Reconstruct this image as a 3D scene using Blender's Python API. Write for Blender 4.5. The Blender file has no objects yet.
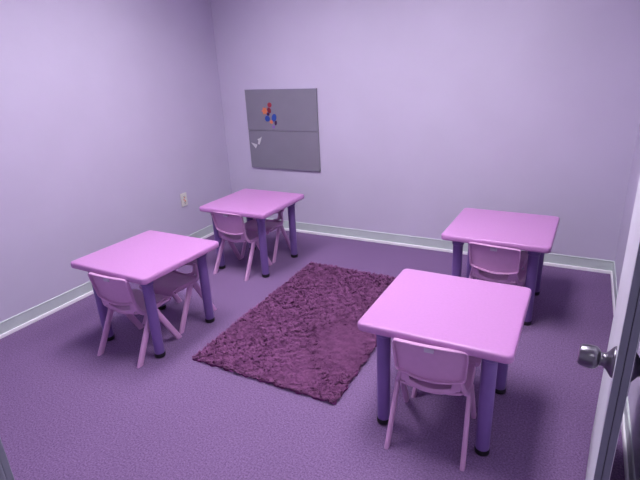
import bpy, bmesh, math, random
import numpy as np
from mathutils import Vector, Matrix
random.seed(7); rng = np.random.default_rng(7)
S = bpy.context.scene
C = S.collection
PI = math.pi

# ------------------------------------------------------------------ materials
def srgb(r, g, b):
    f = lambda c: (c/255/12.92) if c/255 <= .04045 else ((c/255+.055)/1.055)**2.4
    return (f(r), f(g), f(b), 1)

def mat(name, col, rough=.5, metal=0., noise=0., nscale=30., bump=0., bscale=200., spec=.5, coat=0., col2=None):
    m = bpy.data.materials.new(name); m.use_nodes = True
    nt = m.node_tree; N = nt.nodes; L = nt.links
    b = N['Principled BSDF']
    b.inputs['Base Color'].default_value = col
    b.inputs['Roughness'].default_value = rough
    b.inputs['Metallic'].default_value = metal
    b.inputs['Specular IOR Level'].default_value = spec
    b.inputs['Coat Weight'].default_value = coat
    tc = N.new('ShaderNodeTexCoord')
    if noise or col2:
        n = N.new('ShaderNodeTexNoise'); n.inputs['Scale'].default_value = nscale; n.inputs['Detail'].default_value = 6
        L.new(tc.outputs['Object'], n.inputs['Vector'])
        r = N.new('ShaderNodeValToRGB')
        c2 = col2 if col2 else tuple(c*(1-noise) for c in col[:3])+(1,)
        r.color_ramp.elements[0].position = .35; r.color_ramp.elements[1].position = .65
        r.color_ramp.elements[0].color = c2
        r.color_ramp.elements[1].color = col
        L.new(n.outputs['Fac'], r.inputs['Fac']); L.new(r.outputs['Color'], b.inputs['Base Color'])
    if bump:
        n2 = N.new('ShaderNodeTexNoise'); n2.inputs['Scale'].default_value = bscale; n2.inputs['Detail'].default_value = 3
        L.new(tc.outputs['Object'], n2.inputs['Vector'])
        bp = N.new('ShaderNodeBump'); bp.inputs['Strength'].default_value = bump; bp.inputs['Distance'].default_value = .004
        L.new(n2.outputs['Fac'], bp.inputs['Height']); L.new(bp.outputs['Normal'], b.inputs['Normal'])
    return m

M = {}
M['wall'] = mat('lavender_paint', srgb(203, 195, 219), .45, noise=.03, nscale=3, bump=.06, bscale=120, spec=.35)
M['ceiling'] = mat('ceiling_tile', srgb(205, 198, 218), .9, noise=.1, nscale=60)
M['base'] = mat('cove_vinyl', srgb(202, 212, 212), .45, noise=.05, nscale=8)
M['housing'] = mat('grey_lamp_housing', srgb(80, 78, 86), .5)
M['strip'] = mat('white_base_strip', srgb(242, 240, 246), .4)
M['trim'] = mat('painted_trim', srgb(196, 196, 216), .4, noise=.03, nscale=10)
M['door'] = mat('painted_door', srgb(228, 230, 238), .4, noise=.03, nscale=6)
M['jamb'] = mat('shaded_jamb_paint', srgb(146, 148, 164), .4)  # white trim darkened: the shadow on the jamb is put into the colour
M['door_edge'] = mat('door_edge_shaded', srgb(122, 124, 140), .45)  # edge turned from the light; its shade is put into this darker grey
M['groove'] = mat('door_groove', srgb(70, 68, 88), .7)
M['top'] = mat('tabletop_plastic', srgb(194, 136, 197), .36, noise=.05, nscale=90, bump=.05, bscale=400)
M['leg'] = mat('table_leg_plastic', srgb(122, 94, 160), .38, noise=.06, nscale=20)
M['cap'] = mat('rubber_cap', srgb(14, 8, 20), .5)
M['chair'] = mat('chair_plastic', srgb(206, 158, 204), .36, noise=.04, nscale=40)
M['tag'] = mat('label_paper', srgb(205, 195, 215), .6)
M['tagline'] = mat('label_print', srgb(150, 130, 165), .6)
M['panel'] = mat('board_steel', srgb(146, 144, 156), .42, metal=.35, noise=.05, nscale=5)
M['paneledge'] = mat('board_edge', srgb(150, 140, 172), .4, metal=.3)
M['steel'] = mat('satin_nickel', srgb(124, 120, 132), .3, metal=1., noise=.05, nscale=30)
M['plate'] = mat('outlet_plate', srgb(226, 224, 218), .4)
M['slot'] = mat('outlet_slot', srgb(50, 40, 60), .6)
M['orange'] = mat('orange_plastic', srgb(232, 120, 70), .5)
for k, c in dict(red=(160, 44, 66), orange2=(222, 128, 88), darkred=(128, 28, 52), plum=(62, 18, 74), blue=(40, 78, 168), lilac=(150, 110, 190), white=(214, 214, 218)).items():
    M['mag_'+k] = mat('magnet_'+k, srgb(*c), .4)

def carpet():
    m = bpy.data.materials.new('purple_carpet'); m.use_nodes = True
    nt = m.node_tree; N = nt.nodes; L = nt.links; b = N['Principled BSDF']
    b.inputs['Roughness'].default_value = .95; b.inputs['Specular IOR Level'].default_value = .15
    tc = N.new('ShaderNodeTexCoord')
    n = N.new('ShaderNodeTexNoise'); n.inputs['Scale'].default_value = 130; n.inputs['Detail'].default_value = 8; n.inputs['Roughness'].default_value = .75
    L.new(tc.outputs['Object'], n.inputs['Vector'])
    r = N.new('ShaderNodeValToRGB'); r.color_ramp.elements[0].position = .38; r.color_ramp.elements[1].position = .64
    r.color_ramp.elements[0].color = srgb(99, 76, 117); r.color_ramp.elements[1].color = srgb(148, 119, 164)
    L.new(n.outputs['Fac'], r.inputs['Fac'])
    n3 = N.new('ShaderNodeTexNoise'); n3.inputs['Scale'].default_value = 2.5; n3.inputs['Detail'].default_value = 3
    L.new(tc.outputs['Object'], n3.inputs['Vector'])
    mr = N.new('ShaderNodeMapRange'); mr.inputs['To Min'].default_value = .92; mr.inputs['To Max'].default_value = 1.08
    L.new(n3.outputs['Fac'], mr.inputs['Value'])
    mx = N.new('ShaderNodeMix'); mx.data_type = 'RGBA'; mx.blend_type = 'MULTIPLY'; mx.inputs['Factor'].default_value = 1
    L.new(r.outputs['Color'], mx.inputs['A']); L.new(mr.outputs['Result'], mx.inputs['B'])
    L.new(mx.outputs['Result'], b.inputs['Base Color'])
    n2 = N.new('ShaderNodeTexNoise'); n2.inputs['Scale'].default_value = 420; n2.inputs['Detail'].default_value = 4
    L.new(tc.outputs['Object'], n2.inputs['Vector'])
    bp = N.new('ShaderNodeBump'); bp.inputs['Strength'].default_value = .35; bp.inputs['Distance'].default_value = .004
    L.new(n2.outputs['Fac'], bp.inputs['Height']); L.new(bp.outputs['Normal'], b.inputs['Normal'])
    return m
M['carpet'] = carpet()
M['rug_base'] = mat('rug_backing', srgb(112, 56, 108), .95, spec=.1)
M['pile'] = mat('plum_pile', srgb(142, 88, 136), .85, nscale=30, col2=srgb(118, 68, 114), spec=.2)
def emit(name, col, s):
    m = bpy.data.materials.new(name); m.use_nodes = True
    b = m.node_tree.nodes['Principled BSDF']
    b.inputs['Base Color'].default_value = (.8, .8, .8, 1)
    b.inputs['Emission Color'].default_value = col; b.inputs['Emission Strength'].default_value = s
    return m
M['lamp'] = emit('lit_diffuser', (1.0, .96, 1.0, 1), 33.0)
M['hall_fill'] = emit('lit_diffuser_hall', (.98, .97, 1.0, 1), 14.0)  # glow of the added hall fill
M['lamp_weak'] = emit('lit_diffuser_dim', (1.0, .96, 1.0, 1), 29.0)

# ------------------------------------------------------------------ mesh helpers
def obj(name, bm, m, parent=None, smooth=False, angle=40):
    me = bpy.data.meshes.new(name)
    bmesh.ops.recalc_face_normals(bm, faces=bm.faces)
    bm.to_mesh(me); bm.free()
    ms = m if isinstance(m, (list, tuple)) else [m]
    for x in ms: me.materials.append(x)
    o = bpy.data.objects.new(name, me); C.objects.link(o)
    if parent: o.parent = parent
    if smooth:
        for p in me.polygons: p.use_smooth = True
        try: me.set_sharp_from_angle(angle=math.radians(angle))
        except Exception: pass
    return o

def box(bm, lo, hi, bev=0., mi=0):
    vs = [bm.verts.new((x, y, z)) for x in (lo[0], hi[0]) for y in (lo[1], hi[1]) for z in (lo[2], hi[2])]
    fs = [bm.faces.new([vs[i] for i in q]) for q in ((0, 1, 3, 2), (4, 6, 7, 5), (0, 4, 5, 1), (2, 3, 7, 6), (0, 2, 6, 4), (1, 5, 7, 3))]
    for f in fs: f.material_index = mi
    if bev:
        es = list({e for f in fs for e in f.edges})
        r = bmesh.ops.bevel(bm, geom=es, offset=bev, segments=3, profile=.5, affect='EDGES')
        for f in r['faces']: f.material_index = mi

def loft(bm, rings, closed_ring=True, cap=True, closed_path=False):
    R = [[bm.verts.new(p) for p in ring] for ring in rings]
    n = len(R[0]); m = len(R)
    for i in range(m if closed_path else m-1):
        a, b = R[i], R[(i+1) % m]
        for j in range(n if closed_ring else n-1):
            bm.faces.new((a[j], a[(j+1) % n], b[(j+1) % n], b[j]))
    if cap and not closed_path:
        bm.faces.new(R[0]); bm.faces.new(R[-1][::-1])

def lathe(bm, prof, c=(0, 0, 0), axis='Z', n=28, cap=True):
    """prof: list of (radius, height)"""
    rings = []
    for r, h in prof:
        ring = []
        for k in range(n):
            a = 2*PI*k/n; x, y = r*math.cos(a), r*math.sin(a)
            p = (x, y, h) if axis == 'Z' else (h, x, y)
            ring.append((p[0]+c[0], p[1]+c[1], p[2]+c[2]))
        rings.append(ring)
    loft(bm, rings, cap=cap)

def catmull(pts, k=6):
    P = [Vector(p) for p in pts]; out = []
    for i in range(len(P)-1):
        a = P[i-1] if i else P[0]*2-P[1]; b, c = P[i], P[i+1]
        d = P[i+2] if i+2 < len(P) else P[-1]*2-P[-2]
        for s in range(k):
            t = s/k
            out.append(.5*((2*b)+(c-a)*t+(2*a-5*b+4*c-d)*t*t+(3*b-a-3*c+d)*t**3))
    out.append(P[-1]); return out

def sweep(bm, path, w, h, side, n=12, power=2.6, closed=False):
    """superellipse section; w along `side`, h across it"""
    rings = []; m = len(path)
    for i, p in enumerate(path):
        if closed: t = (path[(i+1) % m]-path[i-1]).normalized()
        else: t = (path[min(i+1, m-1)]-path[max(i-1, 0)]).normalized()
        s = Vector(side); s = (s-t*s.dot(t)).normalized(); u = t.cross(s)
        ww = w(i/(m-1)) if callable(w) else w; hh = h(i/(m-1)) if callable(h) else h
        ring = []
        for k in range(n):
            a = 2*PI*k/n; ca, sa = math.cos(a), math.sin(a)
            x = abs(ca)**(2/power)*math.copysign(1, ca); y = abs(sa)**(2/power)*math.copysign(1, sa)
            ring.append(p+s*(x*ww/2)+u*(y*hh/2))
        rings.append(ring)
    loft(bm, rings, cap=not closed, closed_path=closed)

def thing(name, label, cat, loc=(0, 0, 0), rz=0, group=None):
    o = bpy.data.objects.new(name, None); C.objects.link(o)
    o.empty_display_size = .1
    o.location = loc; o.rotation_euler = (0, 0, rz)
    o['label'] = label; o['category'] = cat
    if group: o['group'] = group
    return o
def tag(o, label, cat, group=None):
    o['label'] = label; o['category'] = cat
    if group: o['group'] = group
    return o
def struct(name, bm, m, parent=None, **k):
    o = obj(name, bm, m, parent, **k)
    if not parent: o['kind'] = 'structure'
    return o
def dup(root, loc, rz, label):
    r = root.copy(); C.objects.link(r); r.location = loc; r.rotation_euler = (0, 0, rz); r['label'] = label
    for ch in list(root.children):
        c = ch.copy(); C.objects.link(c); c.parent = r
        for g in list(ch.children):
            d = g.copy(); C.objects.link(d); d.parent = c
    return r

# ------------------------------------------------------------------ room shell
XL, XR, YB, YF, H = -3.008, .3125, 3.713, .235, 2.52
OP0, OP1, OPH = 2.18, 2.98, 2.05        # side doorway in the right wall
bm = bmesh.new(); box(bm, (XL-.12, -1.2, -.06), (1.5, YB+.12, 0)); struct('floor', bm, M['carpet'])
bm = bmesh.new(); box(bm, (XL-.12, YF-.12, 0), (XL, YB+.12, H)); struct('wall_left', bm, M['wall'])
bm = bmesh.new(); box(bm, (XL, YB, 0), (1.5, YB+.12, H)); struct('wall_back', bm, M['wall'])
bm = bmesh.new()
box(bm, (XR, YF-.12, 0), (XR+.1, OP0, H)); box(bm, (XR, OP1, 0), (XR+.1, YB, H)); box(bm, (XR, OP0, OPH), (XR+.1, OP1, H))
struct('wall_right', bm, M['wall'])
JX = -.6254
bm = bmesh.new()
box(bm, (XL, YF-.12, 0), (JX-.02, YF, H)); box(bm, (JX-.02, YF-.12, 2.07), (XR, YF, H))
struct('wall_front', bm, M['wall'])
# small room beyond the side doorway
bm = bmesh.new(); box(bm, (1.4, YF-.12, 0), (1.5, YB, H)); box(bm, (XR+.1, YF-.12, 0), (1.4, YF, H))
struct('wall_closet', bm, M['wall'])
# ceiling with T-bar grid
bm = bmesh.new()
LX, LY = -.72, 2.02                       # the lit troffer
hw, hl = .29, .6
ox0, ox1, oy0, oy1 = LX-hw, LX+hw, LY-hl, LY+hl
X0, X1, Y0, Y1 = XL-.12, 1.5, -1.2, YB+.12
LX2 = LX-1.24; qx0, qx1 = LX2-hw, LX2+hw
box(bm, (X0, Y0, H), (qx0, Y1, H+.05)); box(bm, (qx1, Y0, H), (ox0, Y1, H+.05)); box(bm, (qx0, Y0, H), (qx1, oy0, H+.05)); box(bm, (qx0, oy1, H), (qx1, Y1, H+.05)); box(bm, (ox1, Y0, H), (X1, Y1, H+.05))
box(bm, (ox0, Y0, H), (ox1, oy0, H+.05)); box(bm, (ox0, oy1, H), (ox1, Y1, H+.05))
struct('ceiling', bm, M['ceiling'])
bm = bmesh.new()
x = ox0-.005
gx = [ox0-.012-.62*k for k in range(0, 4)]+[ox1+.61*k for k in range(0, 2)]
for g in gx:
    if XL < g < XR: box(bm, (g-.012, YF, H-.004), (g+.012, YB, H+.001))
for k in range(-2, 4):
    g = (oy0-.012 if k < 1 else oy1+.012)+.605*(k if k < 1 else k-1)
    if YF < g < YB:
        for a, b2 in ((XL, XR),):
            box(bm, (a, g-.012, H-.0035), (b2, g+.012, H+.001))
struct('trim_1', bm, M['trim'])
t = thing('ceiling_light', 'lit rectangular ceiling light with frosted diffuser in the tiled ceiling', 'ceiling light', (LX, LY, H))
bm = bmesh.new()
box(bm, (-hw+.001, -hl+.001, .0), (-hw+.02, hl-.001, .22)); box(bm, (hw-.02, -hl+.001, 0), (hw-.001, hl-.001, .22))
box(bm, (-hw+.02, -hl+.001, 0), (hw-.02, -hl+.02, .22)); box(bm, (-hw+.02, hl-.02, 0), (hw-.02, hl-.001, .09))
box(bm, (-hw+.02, -hl+.02, .20), (hw-.02, hl-.02, .22))
obj('housing', bm, M['housing'], t)
bm = bmesh.new(); box(bm, (-hw+.021, -hl+.021, .180), (hw-.021, hl-.021, .186)); obj('diffuser', bm, M['lamp'], t)
t['label'] = 'lit ceiling light nearer the door, one of two frosted rectangles'
t2 = dup(t, (LX2, LY, H), 0, 'lit ceiling light nearer the left wall, one of two frosted rectangles')
for c in t2.children:      # its tubes are the weaker pair
    if c.name.startswith('diffuser'):
        c.data = c.data.copy(); c.data.materials[0] = M['lamp_weak']

hall_fill_light = thing('ceiling_light', 'added square fill light, unseen, in the hall outside the doorway', 'ceiling light', (.34, -.5, H))  # fill added out of view to brighten the gap beside the door leaf
bm = bmesh.new(); box(bm, (-.26, -.26, -.05), (.26, .26, 0), .004); obj('housing', bm, M['trim'], hall_fill_light)
bm = bmesh.new(); box(bm, (-.24, -.24, -.056), (.24, .24, -.0505)); obj('diffuser', bm, M['hall_fill'], hall_fill_light)
# cove baseboards: profile (depth from wall, height)
prof = [(0, .0), (.004, .0), (.004, .03), (.004, .088), (.006, .0895), (.0065, .0935), (.004, .0965), (0, .098)]
def baseboard(name, a, b, nrm):
    bm = bmesh.new(); a = Vector(a); b = Vector(b); n = Vector(nrm)
    loft(bm, [[p+n*d+Vector((0, 0, z)) for d, z in prof] for p in (a, b)])
    o = struct(name, bm, M['base'], smooth=True, angle=50)
    bm = bmesh.new(); q = [(.0015, .0), (.012, .0), (.0135, .0015), (.0125, .019), (.0105, .0225), (.0055, .0235), (.0015, .0235)]
    loft(bm, [[p+n*d+Vector((0, 0, z)) for d, z in q] for p in (a, b)])
    st = obj('base_strip', bm, M['strip'], o); st['label'] = 'bright white strip along the foot of the baseboard'
    return o
baseboard('baseboard_left', (XL, YF, 0), (XL, YB, 0), (1, 0, 0))
baseboard('baseboard_back', (XL+.005, YB, 0), (XR-.005, YB, 0), (0, -1, 0))
bb = baseboard('baseboard_right', (XR, YF, 0), (XR, OP0-.075, 0), (-1, 0, 0))
baseboard('baseboard_right', (XR, OP1+.075, 0), (XR, YB-.005, 0), (-1, 0, 0))
baseboard('baseboard_front', (XL+.005, YF, 0), (JX-.09, YF, 0), (0, 1, 0))

# casing of the side doorway (right wall) and of the doorway the camera stands in
bm = bmesh.new()
box(bm, (XR-.012, OP0-.07, 0), (XR, OP0+.0, OPH+.07), .002); box(bm, (XR-.012, OP1, 0), (XR, OP1+.07, OPH+.07), .002)
box(bm, (XR-.012, OP0, OPH), (XR, OP1, OPH+.07), .002)
box(bm, (XR, OP0, 0), (XR+.1, OP0+.018, OPH)); box(bm, (XR, OP1-.018, 0), (XR+.1, OP1, OPH)); box(bm, (XR, OP0+.018, OPH-.018), (XR+.1, OP1-.018, OPH))
struct('trim_2', bm, M['trim'])
bm = bmesh.new()
box(bm, (JX-.02, YF-.14, 0), (JX, YF, 2.07), .003)
box(bm, (JX-.075, YF, 0), (JX-.003, YF+.010, 2.13), .002)
box(bm, (JX, YF-.14, 2.05), (XR, YF, 2.07), .002)
box(bm, (JX-.006, YF, 2.056), (XR, YF+.014, 2.13), .002)
struct('trim_3', bm, M['jamb'])

# door leaf, swung back along the right wall, its free edge towards the camera
y0, y1 = 1.12, 1.90  # leaf shortened at the far end to let light onto the wall behind
p0 = Vector((y0*math.tan(math.radians(6.66)), y0, 0)); p1 = Vector((y1*math.tan(math.radians(5.62)), y1, 0))
T = y0*(math.tan(math.radians(8.36))-math.tan(math.radians(6.66)))
Wd = (p1-p0).length; az = math.atan2((p1-p0).x, (p1-p0).y)
door = bpy.data.objects.new('door_1', None); C.objects.link(door); door['kind'] = 'structure'
door.location = p0; door.rotation_euler = (0, 0, -az)      # local: y along the leaf away from the camera, x towards right face
bm = bmesh.new()
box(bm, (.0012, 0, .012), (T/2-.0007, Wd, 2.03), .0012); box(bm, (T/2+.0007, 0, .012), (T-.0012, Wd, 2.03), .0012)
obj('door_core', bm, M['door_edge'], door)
for xa in (0, T-.0012):
    bm = bmesh.new(); box(bm, (xa, .0006, .0125), (xa+.0012, Wd-.0006, 2.0295), .0004); obj('door_face', bm, M['door'], door)
bm = bmesh.new(); box(bm, (T/2-.0007, .004, .014), (T/2+.0007, Wd-.004, 2.028)); obj('edge_seam', bm, M['groove'], door)
KZ = 1.507-.5845*1.178-.014
def knob(sgn, x):
    bm = bmesh.new(); s = sgn
    lathe(bm, [(.038, 0), (.038, s*.002), (.036, s*.005), (.029, s*.010), (.022, s*.015), (.0175, s*.021), (.0165, s*.026), (.0175, s*.030),
               (.022, s*.033), (.0268, s*.038), (.0285, s*.044), (.0285, s*.054), (.0268, s*.068), (.0245, s*.0735), (.020, s*.0762), (.008, s*.077)], (x, .06, KZ), 'X', 36)
    return obj('door_knob', bm, M['steel'], door, smooth=True, angle=35)
knob(-1, 0); knob(1, T)
bm = bmesh.new(); box(bm, (T/2-.0022, -.0012, KZ-.008), (T/2+.0022, .004, KZ+.008), .0004)
# unseen hinges at the far edge, arms made long so light passes behind
for hz in (.62, 1.2, 1.8):
    b2 = bmesh.new(); lathe(b2, [(.007, hz-.045), (.007, hz+.045)], (T+.009, Wd+.004, 0), 'Z', 14)
    box(b2, (T+.009, Wd+.002, hz-.04), (XR-p1.x-.004, Wd+.006, hz+.04))
    box(b2, (XR-p1.x-.008, Wd+.002, hz-.04), (XR-p1.x-.004, Wd+.27, hz+.04))
    box(b2, (T, Wd-.03, hz-.044), (T+.004, Wd-.002, hz+.044))
    obj('hinge', b2, M['steel'], door, smooth=True)
bm.free()

# ------------------------------------------------------------------ wall outlet
t = thing('wall_outlet', 'small pale wall outlet with orange spots low on the left wall', 'outlet', (XL, 3.045, .428))
bm = bmesh.new(); box(bm, (0, -.036, -.058), (.009, .036, .058), .003); obj('cover_plate', bm, M['plate'], t)
for z in (-.026, .026):
    bm = bmesh.new(); lathe(bm, [(.017, .0), (.017, .0105), (.0155, .0115)], (0, 0, z), 'X', 24)
    f = obj('receptacle', bm, M['plate'], t, smooth=True)
    bm = bmesh.new()
    for yy in (-.007, .006): box(bm, (.0112, yy-.0015, z-.002), (.0119, yy+.0015, z+.008))
    box(bm, (.0112, -.003, z-.012), (.0119, .003, z-.007)); obj('socket_hole', bm, M['slot'], f)
for yy, z, r in ((.004, .018, .005), (-.006, .002, .005), (.004, -.012, .006)):
    bm = bmesh.new(); lathe(bm, [(r, .0), (r, .013), (r*.7, .0135)], (0, yy, z), 'X', 16)
    o = obj('plastic_plug', bm, M['orange'], t, smooth=True)
    o['label'] = 'tiny orange spot on the outlet'

# ------------------------------------------------------------------ wall board
BX, BZ, BW, BH = -2.722, 1.294, .729, .696
seam = .352
t = thing('metal_board', 'grey two-panel metal board hung on the back wall', 'board', (BX, YB-.001, BZ))
bm = bmesh.new(); box(bm, (0, -.018, -seam+.0015), (BW, -.004, 0), .002); obj('upper_panel', bm, M['panel'], t)
bm = bmesh.new(); box(bm, (.001, -.018, -BH), (BW+.001, -.004, -seam-.0015), .002); obj('lower_panel', bm, M['panel'], t)
bm = bmesh.new()
box(bm, (.01, -.004, -BH+.01), (BW-.01, 0, -.01)); box(bm, (-.002, -.020, .0), (BW+.002, -.003, .004), .001)
obj('backing', bm, M['paneledge'], t)
def magnet(kind, px, pz, col, label, outline, rot=0, th=.006):
    """a flat magnet with its own outline, standing off the board"""
    bm = bmesh.new(); yb = YB-.018
    c, s = math.cos(rot), math.sin(rot)
    pts = [(x*c-z*s, x*s+z*c) for x, z in outline]
    loft(bm, [[(x*k, -d, z*k) for x, z in pts] for k, d in ((1, 0.0), (1, th*.7), (.88, th))])
    o = obj(kind, bm, M[col]); o.location = (px, yb, pz)
    tag(o, label, 'magnet'); return o
def disc(a, b, n=20): return [(a*math.cos(2*PI*k/n), b*math.sin(2*PI*k/n)) for k in range(n)]
def flower(r, n=6): return [((r*(.8+.2*math.cos(n*2*PI*k/48)))*math.cos(2*PI*k/48), (r*(.8+.2*math.cos(n*2*PI*k/48)))*math.sin(2*PI*k/48)) for k in range(48)]
def at(px, py):   # image point of the photograph placed on the board, by the board's own corners
    u = ((px-244)-(py-90)*7.7/77.5*.62)/(72.3-(py-90)*.055); v = (py-90)/(78+(px-244)*.055)
    return BX+BW*u, BZ-BH*v
mg = [(270, 104.6, 'mag_red', 'round_magnet', 'round crimson magnet, topmost on the board', disc(.021, .021), 0),
      (264.9, 110.4, 'mag_orange2', 'flower_magnet', 'large orange flower-like magnet at the left of the cluster', flower(.034, 6), 0),
      (269.4, 109.9, 'mag_darkred', 'oval_magnet', 'dark red oval magnet beside the large orange one', disc(.019, .026), .3),
      (268.2, 113.6, 'mag_plum', 'round_magnet', 'small dark plum magnet just under the dark red one', disc(.015, .014), 0),
      (267.3, 118.0, 'mag_blue', 'round_magnet', 'left one of the two blue magnets', disc(.027, .027, 8), .2),
      (274.2, 117.2, 'mag_blue', 'oval_magnet', 'right one of the two blue magnets, taller', disc(.024, .034), -.3),
      (271.4, 121.4, 'mag_orange2', 'round_magnet', 'small orange magnet between the two blue ones', disc(.016, .016), 0),
      (275.8, 122.4, 'mag_plum', 'oval_magnet', 'dark plum magnet at the lower right of the cluster', disc(.012, .021), -.2),
      (273.4, 126.3, 'mag_lilac', 'round_magnet', 'faint lilac magnet at the bottom of the cluster', disc(.013, .014), 0),
      (252.6, 144.8, 'mag_white', 'triangle_magnet', 'white triangular scrap at the left edge of the lower panel', [(-.034, .022), (.034, .006), (.014, -.030)], 0),
      (258.3, 140.4, 'mag_white', 'forked_magnet', 'white forked scrap on the lower panel, right of the white triangle', [(-.002, -.036), (.014, .0), (.024, .042), (.006, .026), (-.024, .012), (-.012, -.002), (-.018, -.03)], -.1)]
for px, py, c, kind, lb, ol, rot in mg:
    X, Z = at(px, py); o = magnet(kind, X, Z, c, lb, ol, rot)
mags = [o for o in C.objects if o.name.split('.')[0].endswith('_magnet')]
bpy.context.view_layer.update()

# ------------------------------------------------------------------ rug
RC = [Vector((-1.739, 1.653, 0)), Vector((-.864, 1.642, 0)), Vector((-.885, 3.04, 0)), Vector((-1.775, 3.07, 0))]
def rugpt(u, v):
    a = RC[0].lerp(RC[1], u); b = RC[3].lerp(RC[2], u); p = a.lerp(b, v)
    return p
rug = thing('shag_rug', 'dark plum shag rug lying on the purple carpet between the tables', 'rug', (-1.32, 2.35, 0))
O = Vector((-1.32, 2.35, 0))
bm = bmesh.new(); n = 60; m = 90
def outline(k):   # slightly wavy edge
    return .006*math.sin(k*1.7)+.004*math.sin(k*4.1+1)
ring = []
for i in range(n): ring.append(rugpt(i/n, 0)+Vector((0, -outline(i*.5), 0)))
for i in range(m): ring.append(rugpt(1, i/m)+Vector((outline(i*.4+9), 0, 0)))
for i in range(n): ring.append(rugpt(1-i/n, 1)+Vector((0, outline(i*.5+3), 0)))
for i in range(m): ring.append(rugpt(0, 1-i/m)+Vector((-outline(i*.4+5), 0, 0)))
loft(bm, [[p-O+Vector((0, 0, z)) for p in ring] for z in (.0005, .009)])
obj('rug_backing', bm, M['rug_base'], rug)
# pile: thousands of short leaning tufts
NT = 60000
u = rng.random(NT); v = rng.random(NT)
a = np.array(RC)
P = ((1-u)*(1-v))[:, None]*a[0]+(u*(1-v))[:, None]*a[1]+(u*v)[:, None]*a[2]+((1-u)*v)[:, None]*a[3]
P -= np.array(O)
def fld(x, y, s, ph):
    return np.sin(x*s+ph)*np.cos(y*s*1.13+ph*2)+.6*np.sin(x*s*2.3+y*s*1.7+ph*3)+.4*np.cos(x*s*4.1-y*s*3.3+ph)
ang = fld(P[:, 0], P[:, 1], 4.5, .7)*.5+fld(P[:, 0], P[:, 1], 42, 2.2)*1.2+rng.normal(0, 1.5, NT)-1.2
clump = fld(P[:, 0]+.02*np.sin(P[:, 1]*31), P[:, 1]+.02*np.sin(P[:, 0]*27), 95, 1.1)*.7+fld(P[:, 0], P[:, 1]*1.0, 16, 1.9)*.4
lean = .011+.006*rng.random(NT)+.002*fld(P[:, 0], P[:, 1], 7, 4.)
hgt = .020+.0055*clump+.004*rng.random(NT)
# a patch of pile brushed flat, as if sat on
d2 = ((P[:, 0]+O[0]+1.08)**2/.03+(P[:, 1]+O[1]-2.16)**2/.05)
flat = np.exp(-d2*.8); hgt *= 1-.3*flat; lean *= 1+.9*flat; ang = ang*(1-flat)+flat*(-1.8)
ca, sa = np.cos(ang), np.sin(ang)
w = .0040
b0 = P+np.stack([-sa*w, ca*w, np.full(NT, .008)], 1); b1 = P+np.stack([sa*w, -ca*w, np.full(NT, .008)], 1)
mid = np.stack([ca*lean*.45, sa*lean*.45, hgt*.8], 1)
m0 = P+mid+np.stack([-sa*w*.9, ca*w*.9, 0*sa], 1); m1 = P+mid+np.stack([sa*w*.9, -ca*w*.9, 0*sa], 1)
tip = P+np.stack([ca*lean*1.2, sa*lean*1.2, hgt], 1)
V = np.stack([b0, b1, m1, m0, tip], 1).reshape(-1, 3)
idx = np.arange(NT)*5
F = [(i, i+1, i+2, i+3) for i in idx.tolist()]+[(i+3, i+2, i+4) for i in idx.tolist()]
me = bpy.data.meshes.new('rug_pile'); me.from_pydata(V.tolist(), [], F); me.materials.append(M['pile'])
pl = bpy.data.objects.new('rug_pile', me); C.objects.link(pl); pl.parent = rug; pl['kind'] = 'stuff'

# ------------------------------------------------------------------ table
TS, TH, INS = .595, .522, .087
def rsq(h, r, n=8):
    pts = []
    for cx, cy, a0 in ((h-r, h-r, 0), (-h+r, h-r, PI/2), (-h+r, -h+r, PI), (h-r, -h+r, 1.5*PI)):
        for k in range(n+1):
            a = a0+PI/2*k/n; pts.append((cx+r*math.cos(a), cy+r*math.sin(a)))
    return pts
def make_table():
    t = thing('childs_table', '', 'table', group='square pink tables')
    bm = bmesh.new(); h = TS/2; rings = []
    pr = [(.030, TH-.030), (.028, TH-.036), (.006, TH-.036), (.001, TH-.032), (0, TH-.027), (0, TH-.013), (.0015, TH-.006), (.0045, TH-.002), (.009, TH-.0002), (.020, TH), (.05, TH)]
    for d, z in pr: rings.append([(x, y, z) for x, y in rsq(h-d, max(.028-d, .006) if d < .015 else .02)])
    loft(bm, rings)
    obj('tabletop', bm, M['top'], t, smooth=True, angle=60)
    for sx in (-1, 1):
        for sy in (-1, 1):
            c = (sx*(h-INS), sy*(h-INS), 0)
            bm = bmesh.new()
            lathe(bm, [(.0265, .022), (.0275, .026), (.0275, .10), (.0285, .30), (.0295, .44), (.034, .445), (.034, TH-.0405)], c, n=32)
            lg = obj('leg', bm, M['leg'], t, smooth=True)
            bm = bmesh.new()
            lathe(bm, [(.025, 0), (.028, .002), (.0295, .006), (.0295, .022), (.0275, .0255)], c, n=28)
            obj('rubber_cap', bm, M['cap'], lg, smooth=True)
    return t
tb = make_table()
tb['label'] = 'small square pink table nearest the camera, in front of the rug'
tables = [((-.409, 1.846, 0), -.005), ((-2.144, 1.821, 0), -.016), ((-2.191, 2.948, 0), -.005), ((-.361, 2.974, 0), -.02)]
tlabels = ['square pink table nearest the door knob, right of the rug front end',
           'square pink table by the left wall, left of the rug',
           'square pink table in the back left corner under the grey board',
           'square pink table at the back right, behind the nearest table']
tb['label'] = tlabels[0]; tb.location = tables[0][0]; tb.rotation_euler = (0, 0, tables[0][1])
for (loc, rz), lb in list(zip(tables, tlabels))[1:]: dup(tb, loc, rz, lb)

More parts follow.
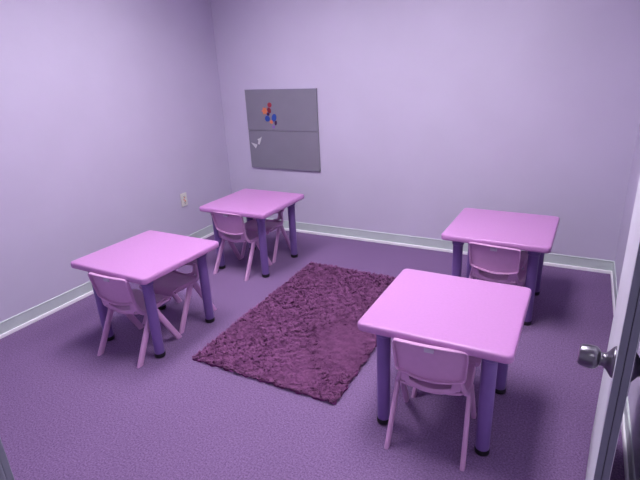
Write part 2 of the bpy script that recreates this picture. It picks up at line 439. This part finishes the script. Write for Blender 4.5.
# ------------------------------------------------------------------ chair (faces +y)
FW, FD, AZ = .152, .156, .262       # half foot spread, half depth, apex height
def make_chair():
    t = thing('childs_chair', '', 'chair', group='moulded pink chairs')
    # backrest: dished panel with a raised rim towards the back, plus a smile-shaped lower rail leaving a slot
    def bp(u, v, d=0):     # u -1..1 across, v 0 bottom..1 top
        hwid = .132+.007*min(1, v*1.3)**.8
        zt = .500-.004*u*u; zb = .328+.020*abs(u)**1.5
        z = zb+(zt-zb)*v
        r = .0
        x = u*hwid
        y = -.094-.036*(z-.30)/.19+.014*u*u + d
        return Vector((x, y, z))
    bm = bmesh.new(); nu, nv = 20, 12
    G1 = [[bm.verts.new(bp(-1+2*i/nu, j/nv, 0)) for i in range(nu+1)] for j in range(nv+1)]
    G2 = [[bm.verts.new(bp(-1+2*i/nu, j/nv, .005)) for i in range(nu+1)] for j in range(nv+1)]
    for j in range(nv):
        for i in range(nu):
            bm.faces.new((G1[j][i], G1[j][i+1], G1[j+1][i+1], G1[j+1][i])); bm.faces.new((G2[j][i], G2[j+1][i], G2[j+1][i+1], G2[j][i+1]))
    per = [(0, i) for i in range(nu)]+[(j, nu) for j in range(nv)]+[(nv, i) for i in range(nu, 0, -1)]+[(j, 0) for j in range(nv, 0, -1)]
    for k in range(len(per)):
        a, b = per[k], per[(k+1) % len(per)]
        bm.faces.new((G1[a[0]][a[1]], G1[b[0]][b[1]], G2[b[0]][b[1]], G2[a[0]][a[1]]))
    loop = [bp(-1+2*i/nu, j/nv, -.006) for j, i in per]
    # round the four corners of the rim path
    L = len(loop); sm = [(loop[k-1]+loop[k]*2+loop[(k+1) % L])/4 for k in range(L)]
    sweep(bm, sm, .020, .0075, (0, 1, 0), n=8, power=4, closed=True)
    # lower rail
    rail = catmull([(-.116, -.088, .355), (-.111, -.083, .322), (-.088, -.079, .288), (-.045, -.078, .270), (0, -.078, .264), (.045, -.078, .270), (.088, -.079, .288), (.111, -.083, .322), (.116, -.088, .355)], 4)
    for s in (-1, 1): sweep(bm, [Vector((s*.098, -.082, .290)), Vector((s*.102, -.086, .32)), Vector((s*.104, -.092, .352))], .036, .009, (1, 0, 0), n=10, power=4)
    sweep(bm, rail, .012, .024, (0, 1, 0), n=10, power=3.5)
    br = obj('backrest', bm, M['chair'], t, smooth=True, angle=45)
    # label
    bm = bmesh.new(); box(bm, (-.018, -.1365, .472), (.018, -.1265, .489), .001); lt = obj('label_tag', bm, M['tag'], t); lt['label'] = 'small pale label at the top of the backrest'
    # seat pan with rolled front
    bm = bmesh.new(); nu = 16
    sp = [(.158, .243, .128), (.163, .256, .134), (.155, .268, .138), (.12, .274, .141), (.05, .270, .143), (-.02, .267, .142), (-.04, .267, .138), (-.062, .266, .130), (-.078, .268, .118)]
    sp = [tuple(p) for p in catmull(sp, 3)]
    A = []; B = []
    for y, z, hwid in sp:
        A.append([bm.verts.new((hwid*(-1+2*i/nu), y, z+.012*abs(-1+2*i/nu)**3*(1 if y < .13 else .4))) for i in range(nu+1)])
        B.append([bm.verts.new((hwid*(-1+2*i/nu), y-.002, z-.008+.012*abs(-1+2*i/nu)**3*(1 if y < .13 else .4))) for i in range(nu+1)])
    m_ = len(sp)
    for j in range(m_-1):
        for i in range(nu):
            bm.faces.new((A[j][i], A[j][i+1], A[j+1][i+1], A[j+1][i])); bm.faces.new((B[j][i], B[j+1][i], B[j+1][i+1], B[j][i+1]))
        bm.faces.new((A[j][0], A[j+1][0], B[j+1][0], B[j][0])); bm.faces.new((A[j][nu], B[j][nu], B[j+1][nu], A[j+1][nu]))
    for i in range(nu):
        bm.faces.new((A[0][i], B[0][i], B[0][i+1], A[0][i+1])); bm.faces.new((A[-1][i], A[-1][i+1], B[-1][i+1], B[-1][i]))
    obj('seat', bm, M['chair'], t, smooth=True, angle=50)
    for s in (-1, 1):
        # side rail: from the backrest down and forward along the seat
        bm = bmesh.new()
        path = catmull([(s*.117, -.088, .352), (s*.120, -.083, .328), (s*.126, -.077, .303), (s*.134, -.062, .276), (s*.142, -.035, .264), (s*.143, 0, .264), (s*.142, .07, .266), (s*.137, .14, .262)], 5)
        sweep(bm, path, .016, lambda q: .024 if q < .6 else .024-.008*(q-.6)/.4, (1, 0, 0), n=10, power=3)
        obj('side_rail', bm, M['chair'], t, smooth=True, angle=50)
        for d in (-1, 1):
            bm = bmesh.new()
            foot = Vector((s*FW, d*FD, .0)); top = Vector((s*.144, d*.012, AZ))
            pth = [foot, foot+Vector((0, 0, .002))]+[foot.lerp(top, k/8) for k in range(1, 8)]+[Vector((s*.144, d*.022, AZ-.012)), Vector((s*.144, d*.008, AZ-.001)), Vector((s*.144, -d*.004, AZ))]
            # flat ended section swept along the leg
            rings = []
            dirv = (top-foot).normalized()
            for k, p in enumerate(pth):
                tdir = dirv
                sx = Vector((1, 0, 0)); q = k/(len(pth)-1)
                wv = .043-.003*(1-q); th = .020
                uy = Vector((0, 1, 0))
                ring = []
                for a_ in range(12):
                    a = 2*PI*a_/12; c_, s_ = math.cos(a), math.sin(a)
                    xx = abs(c_)**.6*math.copysign(1, c_); yy = abs(s_)**.6*math.copysign(1, s_)
                    pt = p+sx*(xx*th/2)+uy*(yy*wv/2)
                    ring.append(pt)
                rings.append(ring)
            loft(bm, rings)
            obj('leg', bm, M['chair'], t, smooth=True, angle=50)
    return t
ch = make_chair()
chairs = [((-.412, 1.668, 0), .06, 'pink chair tucked backwards to the camera at the nearest table'),
          ((-.40, 2.015, 0), PI, 'pink chair on the far side of the nearest table, almost hidden'),
          ((-2.122, 1.637, 0), .03, 'pink chair on the near side of the left table by the wall'),
          ((-2.152, 1.998, 0), PI, 'pink chair on the far side of the left table, seat shaded by the top'),
          ((-2.228, 2.785, 0), -.03, 'pink chair on the near side of the back left table'),
          ((-2.235, 3.135, 0), PI+.06, 'pink chair on the far side of the back left table, dark seat facing the camera'),
          ((-.342, 2.785, 0), -.11, 'pink chair on the near side of the back right table'),
          ((-.36, 3.14, 0), PI, 'pink chair on the far side of the back right table, mostly hidden')]
ch.location = chairs[0][0]; ch.rotation_euler = (0, 0, chairs[0][1]); ch['label'] = chairs[0][2]
for loc, rz, lb in chairs[1:]: dup(ch, loc, rz, lb)

# ------------------------------------------------------------------ world, camera
w = bpy.data.worlds.new('World'); S.world = w; w.use_nodes = True
w.node_tree.nodes['Background'].inputs[0].default_value = (.72, .66, .85, 1)
w.node_tree.nodes['Background'].inputs[1].default_value = .6
yaw, pitch, roll = [math.radians(a) for a in (-28.739, 20.237, -2.791)]
cy, sy = math.cos(yaw), math.sin(yaw)
f = Vector((sy*math.cos(pitch), cy*math.cos(pitch), -math.sin(pitch)))
r = Vector((cy, -sy, 0)); up = r.cross(f)
c, s = math.cos(roll), math.sin(roll)
r2 = r*c+up*s; u2 = up*c-r*s
cam = bpy.data.cameras.new('camera'); co = bpy.data.objects.new('camera', cam); C.objects.link(co)
mm = Matrix.Identity(4)
for i in range(3): mm[i][0] = r2[i]; mm[i][1] = u2[i]; mm[i][2] = -f[i]
mm.translation = Vector((0, 0, 1.5074)); co.matrix_world = mm
cam.sensor_width = 36; cam.lens = 484.52/640*36; cam.clip_start = .02
S.camera = co
S.view_settings.view_transform = 'Standard'; S.view_settings.look = 'None'
S.view_settings.gamma = 1; S.view_settings.use_curve_mapping = False
S.view_settings.exposure = -0.24
